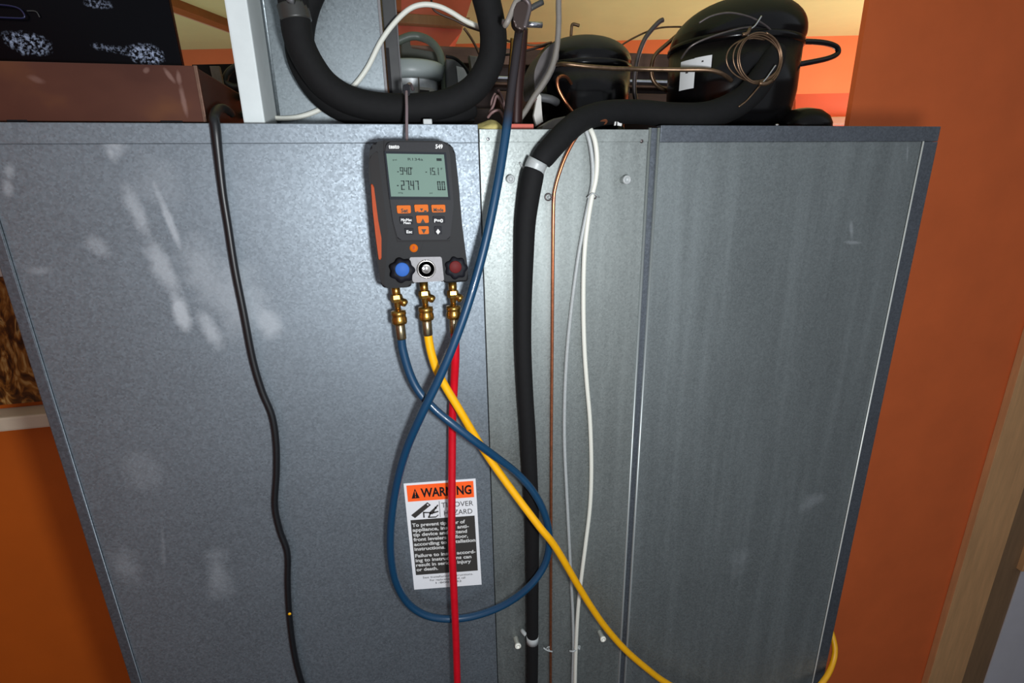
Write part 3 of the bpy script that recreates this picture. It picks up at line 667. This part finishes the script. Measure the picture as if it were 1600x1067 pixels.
# galvanised housing
hs = empty('metal_housing', ((wbx1+.05), .2, H), 'upright galvanised sheet housing on the cabinet top between the white board and the dark post', 'housing')
hx1 = (P(596, 5, .088).x + P(604, 140, .088).x)/2; hxf = (P(419, 5, .088).x + P(428, 180, .088).x)/2
box('side_sheet', (wbx1+.001, .093, H), (hxf, .100, H+.42), gal_box, hs, .0008)
box('front_sheet', (hxf+.001, .088, H), (hx1, .096, H+.42), gal_box, hs, .0008)
bm = bmesh.new(); tube_bm(bm, [(hxf, .091, H, .003), (hxf, .091, H+.42, .003)], 10, 1); from_bm('fold', bm, gal_box, hs, True)
box('edge_strip', (hx1-.0035, .086, H), (hx1, .0882, H+.42), silver_plate, hs, .0005)
px0 = hx1 + .002; px1 = (P(620, 5, .098).x + P(627, 140, .098).x)/2
po = empty('dark_post', ((px0+px1)/2, .09, H), 'dark grey upright post at the right edge of the galvanised housing', 'post')
box('post_body', (px0, .098, H), (px1, .3, H+.42), grey_dark, po, .001)
box('post_rim', (px1-.0015, .096, H), (px1+.0005, .0995, H+.42), grey_plastic, po, .0004)
box('slot', (px0, .0965, H), (px0+.004, .099, P(600, 75, .098).z), ink_black, po)
# big black foam loop
fl = empty('foam_loop', P(610, 188, .03), 'large black foam-covered pipe looping low over the cabinet top above the gauge', 'pipe')
A = [(505, -190, .06), (470, -145, .045), (453, -95, .032), (451, -45, .03), (457, -10, .03), (461, 25, .03), (467, 62, .03), (484, 100, .03), (511, 135, .03), (550, 158, .03), (600, 168, .03), (655, 168, .03), (703, 160, .03), (741, 138, .03), (765, 100, .03), (771, 62, .03), (766, 25, .03), (756, -15, .03), (744, -50, .032), (728, -90, .045), (690, -135, .06), (630, -165, .062), (565, -150, .062), (522, -105, .062), (508, -62, .062)]
tube('foam_sleeve', A, .0163, foam_black, fl, 22, 7)
B = [(506, -60, .062), (489, -22, .062), (475, 14, .062), (468, 55, .062), (472, 95, .062), (496, 138, .062), (530, 166, .062), (575, 178, .062), (640, 181, .062), (700, 176, .062), (735, 165, .07)]
tube('foam_sleeve', B, .0165, foam_black, fl, 20, 7)
tube('tape_wrap', [(457, 8, .0295), (460, 20, .0295), (463, 33, .0295)], .0168, flat('grey_tape', (46, 46, 44), .45), fl, 20, 3, 'slightly shinier tape wrap')
tube('nub', [(450, -2, .012), (459, 0, .010)], .004, grey_plastic, fl, 8, 1)
# pale tube with a greenish tip
wt = empty('pale_tube', P(415, 184, .055), 'pale flexible tube with a greenish tip arching behind the black foam loop', 'tube')
tube('tube_body', [(424, 184, .0838), (445, 185, .0838), (470, 182, .0838), (500, 171, .0838), (528, 154, .0838), (552, 135, .0838), (574, 106, .0838), (595, 65, .0838), (617, 35, .0838), (640, 14, .0838), (662, 7, .0838), (685, 10, .0838), (705, 19, .0838), (728, 33, .0838), (753, 43, .0838), (775, 47, .0838)], .0031, white_tube, wt, 12, 8)
tube('tip', [(409, 182, .0838), (417, 184, .0838), (425, 189, .0838)], .0042, tip_green, wt, 10, 3, 'greenish tip')
# fan motor, handle pipe and control box further back
fm = empty('fan_motor', P(660, 150, .34), 'silver fan motor with a printed label, seen below the pale tube behind the foam loop', 'motor')
c0 = P(650, 175, .34)
R_ = P(699, 130, .34).x - P(645, 130, .34).x
cc = P(642, 118, .34)
lathe('drum', [(R_*.72, -.10), (R_*.76, -.012), (R_*.80, 0)], cc, (0, 0, 1), silver_motor, fm, 40)
lathe('rim', [(R_*.8, -.012), (R_*.97, -.010), (R_*1.0, 0), (R_*1.0, .012), (R_*.9, .016), (R_*.5, .020), (.001, .024)], cc, (0, 0, 1), flat('rim_grey', (150, 158, 158), .4), fm, 40)
def curved_label(name, cx, cy, rad, a0, a1, z0, z1, mt, parent, skew=0, n=10):
    vs = []; fs = []
    for i in range(n+1):
        a = a0 + (a1-a0)*i/n
        for z in (z0, z1): vs.append((cx + rad*math.sin(a), cy - rad*math.cos(a), z + skew*i/n))
        if i: k = 2*i; fs.append((k-2, k, k+1, k-1))
    me = bpy.data.meshes.new(name); me.from_pydata(vs, [], fs); return link(name, me, mt, parent)
lz1 = P(670, 137, .3).z; lz0 = P(670, 152, .3).z
curved_label('label_plate', cc.x, cc.y, R_*.77, .05, .95, lz0, lz1, white_paint, fm)
curved_label('label_print', cc.x, cc.y, R_*.775, .2, .62, lz0+.006, lz1-.004, ink_dark, fm)
tube('vertical_rib', [(654, 118, .29), (655, 152, .29)], .0012, grey_tube, fm, 8, 1)
bm = bmesh.new()
hp = tag(tube('handle_pipe', [(618, 66, .36), (640, 57, .36), (658, 58, .36), (674, 66, .35), (686, 82, .34), (691, 100, .33), (694, 125, .32), (698, 160, .3)], .0068, green_grey, None, 12, 6), 'grey-green pipe arching over the silver fan motor', 'pipe')
prism_ = prism('fan_shroud', [(626, 60), (641, 60), (641, 78), (694, 82), (694, 102), (626, 100)], .42, .46, flat('shroud', (58, 60, 54), .6), None, .003); tag(prism_, 'dark shroud piece behind the fan motor and under the arching pipe', 'shroud')
cb = empty('control_box', P(722, 170, .3), 'dark grey control box with a small white sticker, right of the silver fan motor', 'control box')
prism('casing', [(697, 92), (716, 92), (733, 112), (742, 130), (742, 190), (696, 190)], .3, .37, grey_plastic, cb, .003)
prism('sticker', [(713, 103), (725, 106), (730, 118), (730, 133), (716, 130)], .298, .3, label_paper, cb)
tube('cable', [(697, 88, .29), (712, 92, .285), (727, 106, .28), (738, 126, .28), (744, 140, .28)], .0026, ink_black, cb, 8)
prism('lower_block', [(705, 140), (730, 143), (728, 170), (704, 170)], .27, .3, grey_plastic, cb, .003)
gb = prism('grey_bracket', [(733, 86), (748, 88), (752, 108), (762, 122), (762, 140), (742, 133), (738, 112)], .33, .35, grey_tube, None, .002); gb.name = 'bracket'; tag(gb, 'light grey bracket between the control box and the right side of the foam loop', 'bracket')
# brown frame at the back of the unit
bf_ = empty('condenser_frame', P(1020, 150, .52), 'brownish metal frame with a bright rail behind the two black compressors', 'frame')
def rail(nm, y0, y1, d0, d1, mt, x0=560, x1=1130):
    a = P(1000, y0, d0).z; b = P(1000, y1, d0).z
    box(nm, (P(x0, 100, d0).x, d0, b), (P(x1, 100, d0).x, d1, a), mt, bf_, .0015)
rail('upper_rail', 83, 107, .50, .55, brown_metal); rail('back_sheet', 104, 215, .53, .55, brown_dark); rail('bright_rail', 124, 129, .50, .53, chrome)
rail('middle_rail', 129, 133, .505, .53, brown_dark); rail('bright_rail', 133, 137, .495, .53, brown_metal); rail('lower_rail', 146, 172, .48, .53, brown_metal, 780); rail('base_rail', 172, 215, .4, .53, brown_dark, 640)
# ---------------------------------------------------------------- compressors
def dusty(name, z0, z1, dust=(96, 88, 88)):
    k = N(name)
    nz = k.noise(9, 4, .6); geo = k.n('ShaderNodeNewGeometry'); sp_ = k.n('ShaderNodeSeparateXYZ'); k.l(geo.outputs['Normal'], sp_.inputs[0])
    f = k.math('MULTIPLY', k.math('SUBTRACT', k.math('ADD', sp_.outputs['Z'], k.math('MULTIPLY', k.math('SUBTRACT', nz, .5), .8)), .25, True), 1.3, True)
    k.l(k.mix(f, L((9, 8, 9)), L(dust)), k.b.inputs['Base Color'])
    k.l(k.math('ADD', k.math('MULTIPLY', f, .4), .2), k.b.inputs['Roughness']); k.b.inputs['Specular IOR Level'].default_value = .3
    return k.m
cshell = dusty('compressor_enamel', 0, 1, (62, 57, 60)); cshell2 = dusty('compressor_enamel_dark', 0, 1, (26, 21, 22))
def compressor(name, lab, cx, d, left, right, ytop, yseam, mt, sq=.92, lean=0.0):
    cen = P(cx, yseam, d); R = (P(right, yseam, d).x - P(left, yseam, d).x)/2
    zt = P(cx, ytop, d).z - .006; e = empty(name, (cen.x, d, H), lab, 'compressor')
    zs = cen.z; hd = zt - zs
    prof = [(R*.70, H+.006-zs), (R*.88, H+.016-zs), (R*.93, H+.026-zs), (R*.96, H+.042-zs), (R*.985, H+.064-zs), (R*.985, -.004)]
    lathe('lower_shell', prof, (cen.x, d, zs), (0, 0, 1), mt, e, 64)
    dome = [(R*.985, .002)] + [(R*math.cos(t)**sq if t < 1.56 else .001, .004 + hd*(.10 + .90*math.sin(t))) for t in [k*math.pi/2/14 for k in range(15)]]
    dome = [(R*.985, -.002), (R*.99, hd*.1)] + dome[1:]
    us = lathe('upper_shell', dome, (cen.x, d, zs), (0, 0, 1), mt, e, 64)
    for v in us.data.vertices: v.co.x += lean*max(0, v.co.z - (zs - H))/hd
    lathe('weld_seam', [(R*.98, -.006), (R*1.012, -.003), (R*1.012, .003), (R*.98, .006)], (cen.x, d, zs), (0, 0, 1), mt, e, 64)
    for a in (.6, 2.2, 3.9, 5.4):
        q = Vector((cen.x + R*.9*math.cos(a), d + R*.9*math.sin(a), H))
        lathe('rubber_mount', [(.012, 0), (.014, .006), (.009, .01), (.009, .018)], q, (0, 0, 1), rubber_black, e, 14)
    return e, cen, R, zs, hd
c1, cen1, R1, zs1, hd1 = compressor('compressor', 'smaller black dusty-topped compressor left of centre behind the bent foam pipe', 909, .27, 838, 981, 57, 112, cshell)
tube('process_stub', [(892, 60, .27), (893, 46, .27), (895, 38, .27), (905, 40, .27)], .0026, copper_dull, c1, 8)
tube('suction_stub', [(896, 176, .14), (884, 160, .14), (873, 140, .14), (871, 125, .14), (877, 119, .145), (886, 121, .16), (893, 131, .18)], .0023, copper, c1, 10)
prism('side_bracket', [(841, 143), (846, 150), (846, 178), (849, 190), (838, 197), (834, 180)], .14, .147, white_paint, c1, .001)
tube('terminal', [(842, 152, .16), (860, 155, .16), (870, 160, .17)], .006, grey_plastic, c1, 10)
prism('terminal_cover', [(834, 112), (846, 84), (862, 68), (872, 66), (874, 90), (862, 120), (845, 146), (836, 150)], .17, .24, flat('dusty_cover', (92, 86, 86), .6, noise=.2, scale=40), c1, .004, rnd=.01)
prism('foot_flange', [(848, 196), (866, 185), (900, 178), (900, 200), (846, 203)], .09, .12, grey_tube, c1, .002)
c2, cen2, R2, zs2, hd2 = compressor('compressor', 'larger black compressor at the right with white stickers on its side', 1146, .17, 1060, 1234, -3, 78, cshell2, .88, .014)
for (xa_, ya, xb_, yb, nm) in ((1063, 94, 1086, 140, 'side_label'), (1084, 88, 1111, 108, 'side_label')):
    def ang(x):
        best = min((abs(P(x, 110, cen2.y - R2*math.cos(t)).x - (cen2.x + R2*math.sin(t))), t) for t in [-1.5 + k*.01 for k in range(140)]); return best[1]
    a0, a1 = ang(xa_), ang(xb_)
    dl = cen2.y - R2*math.cos((a0+a1)/2); zt_ = P((xa_+xb_)/2, ya, dl).z; zb_ = P((xa_+xb_)/2, yb, dl).z
    curved_label('label_sheet', cen2.x, cen2.y, R2*1.002, a0, a1, zb_, zt_, label_paper, c2, 0)
    curved_label('label_print', cen2.x, cen2.y, R2*1.006, a0+.12, a1-.12, zb_+(zt_-zb_)*.55, zb_+(zt_-zb_)*.68, ink_dark, c2, 0)
lathe('foot_cover', [(.044, 0), (.043, .012), (.038, .022), (.026, .031), (.012, .0345), (.001, .0355)], (P(1253, 190, .1).x, .1, H+.001), (0, 0, 1), black_paint, c2, 32)
tube('discharge_tube', [(1217, -25, .13), (1217, 0, .13), (1220, 30, .13), (1221, 52, .125)], .0044, flat('dark_brown_tube', (52, 40, 34), .3, .4), c2, 12)
tube('loop_tube', [(1216, 62, .11), (1234, 66, .11), (1260, 65, .12), (1288, 67, .13), (1306, 73, .14), (1309, 83, .14), (1294, 91, .13), (1262, 98, .12), (1240, 101, .12), (1215, 100, .12)], .0042, flat('glossy_black_tube', (22, 22, 26), .2, .2), c2, 12)
tube('joint', [(1210, 66, .1), (1220, 58, .105), (1228, 62, .11)], .0075, flat('brazed_joint', (64, 34, 40), .35, .5, noise=.3, scale=150), c2, 12, 3, label='reddish brazed joint')
tube('strap_wire', [(1064, 92, .09), (1080, 72, .075), (1110, 58, .066), (1150, 46, .066), (1175, 42, .066)], .0013, steel_dark, c2, 8)
tube('strap_wire', [(1092, 36, .075), (1112, 25, .068), (1140, 20, .062), (1170, 26, .062), (1192, 37, .065), (1205, 48, .07), (1212, 60, .075)], .0013, steel_dark, c2, 8)
tube('hanger_wire', [(1190, 25, .06), (1180, 40, .06), (1168, 50, .06), (1172, 62, .06)], .0012, chrome, c2, 8)
# capillary coil
cp = empty('capillary_coil', P(1182, 90, .02), 'coil of thin dull copper capillary wire hanging in front of the larger compressor', 'coil')
pts = []
for k in range(4*16+1):
    t = k/16; a = -2*math.pi*t + 1.2; w_ = t/4
    rx = 39 - 7*math.sin(w_*math.pi*1.3); ry = 42 - 9*w_
    pts.append((1183 + 5*math.sin(5*w_) + rx*math.cos(a), 90 + 3*w_*2 - ry*math.sin(a) - 3*w_, .012 + .004*w_))
tube('coil_loops', pts, .00105, copper_dull, cp, 8, 3)
tube('wire_end', [(1214, 66, .015), (1222, 90, .012), (1216, 115, .01), (1205, 128, .01), (1190, 132, .01), (1178, 145, .01), (1166, 158, .012), (1154, 167, .014)], .00105, copper_dull, cp, 8)
tube('wire_end', [(1212, 102, .008), (1205, 112, .008), (1197, 123, .008), (1188, 132, .008)], .0010, chrome, cp, 8)
tube('binding', [(1186, 130, .008), (1196, 131, .006), (1206, 126, .008)], .0028, copper_dull, cp, 8, 3)
tube('binding', [(1160, 54, .01), (1168, 52, .008), (1172, 44, .01)], .0022, copper_dull, cp, 8, 3)
# pipes between the compressors
tag(tube('suction_pipe', [(871, 101, .15), (882, 100, .13), (920, 104, .12), (960, 107, .12), (1000, 108, .12), (1060, 109, .1), (1100, 109, .085), (1120, 112, .08), (1133, 118, .08), (1143, 126, .085)], .0031, copper_dull, None, 12, 6), 'long dull copper pipe running level across both black compressors', 'pipe')
tag(tube('process_tube', [(1036, 31, .3), (1028, 36, .3), (1010, 57, .3), (999, 82, .3), (993, 108, .3), (991, 140, .3), (995, 165, .3)], .0042, steel_dark, None, 10), 'dark tube with a crimped top between the compressors, the left one of two', 'tube')
tag(tube('process_tube', [(1085, 34, .28), (1072, 44, .28), (1042, 69, .28), (1024, 86, .28), (1018, 104, .28), (1019, 122, .28), (1030, 136, .28), (1052, 144, .28)], .0036, copper_dull, None, 10), 'slanting brown tube that curls under at the bottom, beside the larger compressor', 'tube')
tag(tube('thin_wire', [(966, 74, .33), (985, 62, .33), (1010, 50, .33), (1034, 43, .33), (1070, 42, .33), (1090, 44, .3)], .0016, copper_dull, None, 8), 'thin bent wire rising from the smaller compressor toward the larger one', 'wire')
tag(tube('grey_tube', [(878, -40, .1), (873, 0, .1), (873, 35, .1), (870, 75, .1), (862, 106, .1), (848, 132, .1), (834, 152, .1), (822, 172, .1), (812, 186, .1)], .0039, grey_tube, None, 12, 6), 'grey-brown tube coming down from above past the left side of the smaller compressor', 'tube')
# hose clamp at the top
tc = empty('spring_clamp', P(812, 30, -.012), 'dark metal clamp with two short rods at the top of the rising blue hose', 'clamp')
prism('jaw', [(803, 8), (812, 2), (824, 2), (828, 20), (822, 46), (812, 48), (802, 38)], -.032, -.02, flat('clamp_brown', (58, 46, 42), .4, .5), tc, .002, rnd=.004)
tube('handle', [(820, -12, -.02), (806, 4, -.028), (799, 20, -.028), (793, 34, -.028), (789, 40, -.022)], .0032, grey_tube, tc, 10)
tube('handle', [(812, -6, -.028), (822, 0, -.03), (827, 10, -.03), (824, 26, -.03), (819, 44, -.03)], .003, steel_dark, tc, 10)
tube('rod', [(826, 15, -.02), (838, 8, -.02), (848, 3, -.02)], .0031, grey_dark, tc, 12, 2)
tube('rod', [(820, 38, -.02), (847, 39, -.02)], .0031, chrome, tc, 12, 1, 'bright rod')
tube('pin', [(784, 34, -.02), (794, 36, -.02)], .003, steel_dark, tc, 10, 1)
# loose wires near the foam loop
tag(tube('thin_wire', [(674, -20, .2), (674, 0, .2), (677, 14, .2), (688, 22, .2), (710, 31, .2), (732, 42, .2), (756, 50, .2)], .0016, flat('brown_wire', (60, 34, 26), .5), None, 8), 'thin dark brown wire dropping behind the crest of the pale tube', 'wire')
tag(tube('thin_wire', [(725, 44, .22), (735, 58, .22), (745, 76, .22), (752, 96, .22), (752, 120, .22)], .0019, copper_dull, None, 8), 'thin brown wire slanting down to the grey bracket beside the foam loop', 'wire')
tag(tube('thin_tube', [(734, -20, .07), (740, 2, .07), (746, 24, .07), (752, 46, .07), (756, 60, .07)], .0016, copper, None, 8), 'thin bright copper tube along the inner right side of the foam loop', 'tube')
tag(tube('thin_wire', [(780, 58, .25), (795, 64, .25), (815, 68, .25), (838, 71, .25), (862, 66, .25)], .0017, copper_dull, None, 8), 'thin sagging wire between foam loop and smaller compressor, the upper one', 'wire')
tag(tube('thin_wire', [(780, 86, .27), (805, 84, .27), (826, 78, .27), (860, 69, .27)], .0019, brown_dark, None, 8), 'thin straight wire between foam loop and smaller compressor, the lower one', 'wire')
tag(tube('copper_tube', [(800, 60, .03), (799, 80, .03), (797, 105, .03), (794, 140, .03), (790, 170, .03), (787, 192, .05)], .0020, brass, None, 10), 'thin brassy tube just left of the rising blue hose', 'copper tube')
pt = tag(tube('dark_pipe', [(815, 45, .07), (812, 90, .07), (808, 140, .07), (806, 200, .07)], .0085, flat('dark_red_pipe', (44, 22, 20), .4, .3), None, 14), 'dark reddish pipe directly behind the rising blue hose', 'pipe')
wbn = empty('wire_bundle', P(772, 185, .06), 'tangle of brownish wires above the yellow foam, right of the foam loop', 'wires')
for p in ([(764, 178, .05), (771, 165, .05), (776, 150, .05), (782, 158, .05), (788, 172, .05)], [(762, 184, .04), (770, 175, .035), (780, 173, .035), (787, 184, .04)], [(774, 146, .06), (768, 160, .06), (770, 178, .06)],
          [(778, 140, .07), (786, 156, .07), (790, 176, .07)], [(812, 190, .1), (818, 176, .1), (828, 164, .1), (838, 154, .1)]):
    tube('wire', p, .0017, flat('pinkish_wire', (120, 92, 90), .5), wbn, 8)
bm = bmesh.new(); bmesh.ops.create_icosphere(bm, subdivisions=3, radius=1)
cf = P(768, 194, .012)
for v in bm.verts:
    n_ = math.sin(v.co.x*5+1)*.12 + math.sin(v.co.y*6+v.co.z*4)*.12
    v.co = Vector((cf.x + v.co.x*.019*(1+n_), .030 + v.co.y*.026, H - .004 + v.co.z*.0105*(1+n_)))
tag(from_bm('insulation_foam', bm, yellow_foam, None, True), 'lump of yellowish expanding foam on the top edge beside the blue hose', 'foam')
o = box('red_strip', (P(797, 193, .03).x, .03, H-.004), (P(834, 193, .03).x, .09, H+.004), red_cloth, None, .001); tag(o, 'small reddish strip on the cabinet top beside the blue hose', 'strip')
o = box('plastic_tab', (P(661, 190, .004).x, .001, H), (P(675, 190, .004).x, .012, H+.006), clear_plastic, None, .0012); tag(o, 'tiny shiny plastic tab on the top edge right of the gauge hook', 'tab')
sw = empty('sticker_scrap', P(965, 192, .02), 'small white mark on the top edge of the middle panel under the foam pipe', 'sticker')
prism('scrap', [(961, 190), (963, 190), (962, 196), (960, 196)], .0, .002, ink_white, sw); prism('scrap', [(965, 190), (968, 192), (972, 193), (971, 197), (965, 196)], .0, .002, ink_white, sw)
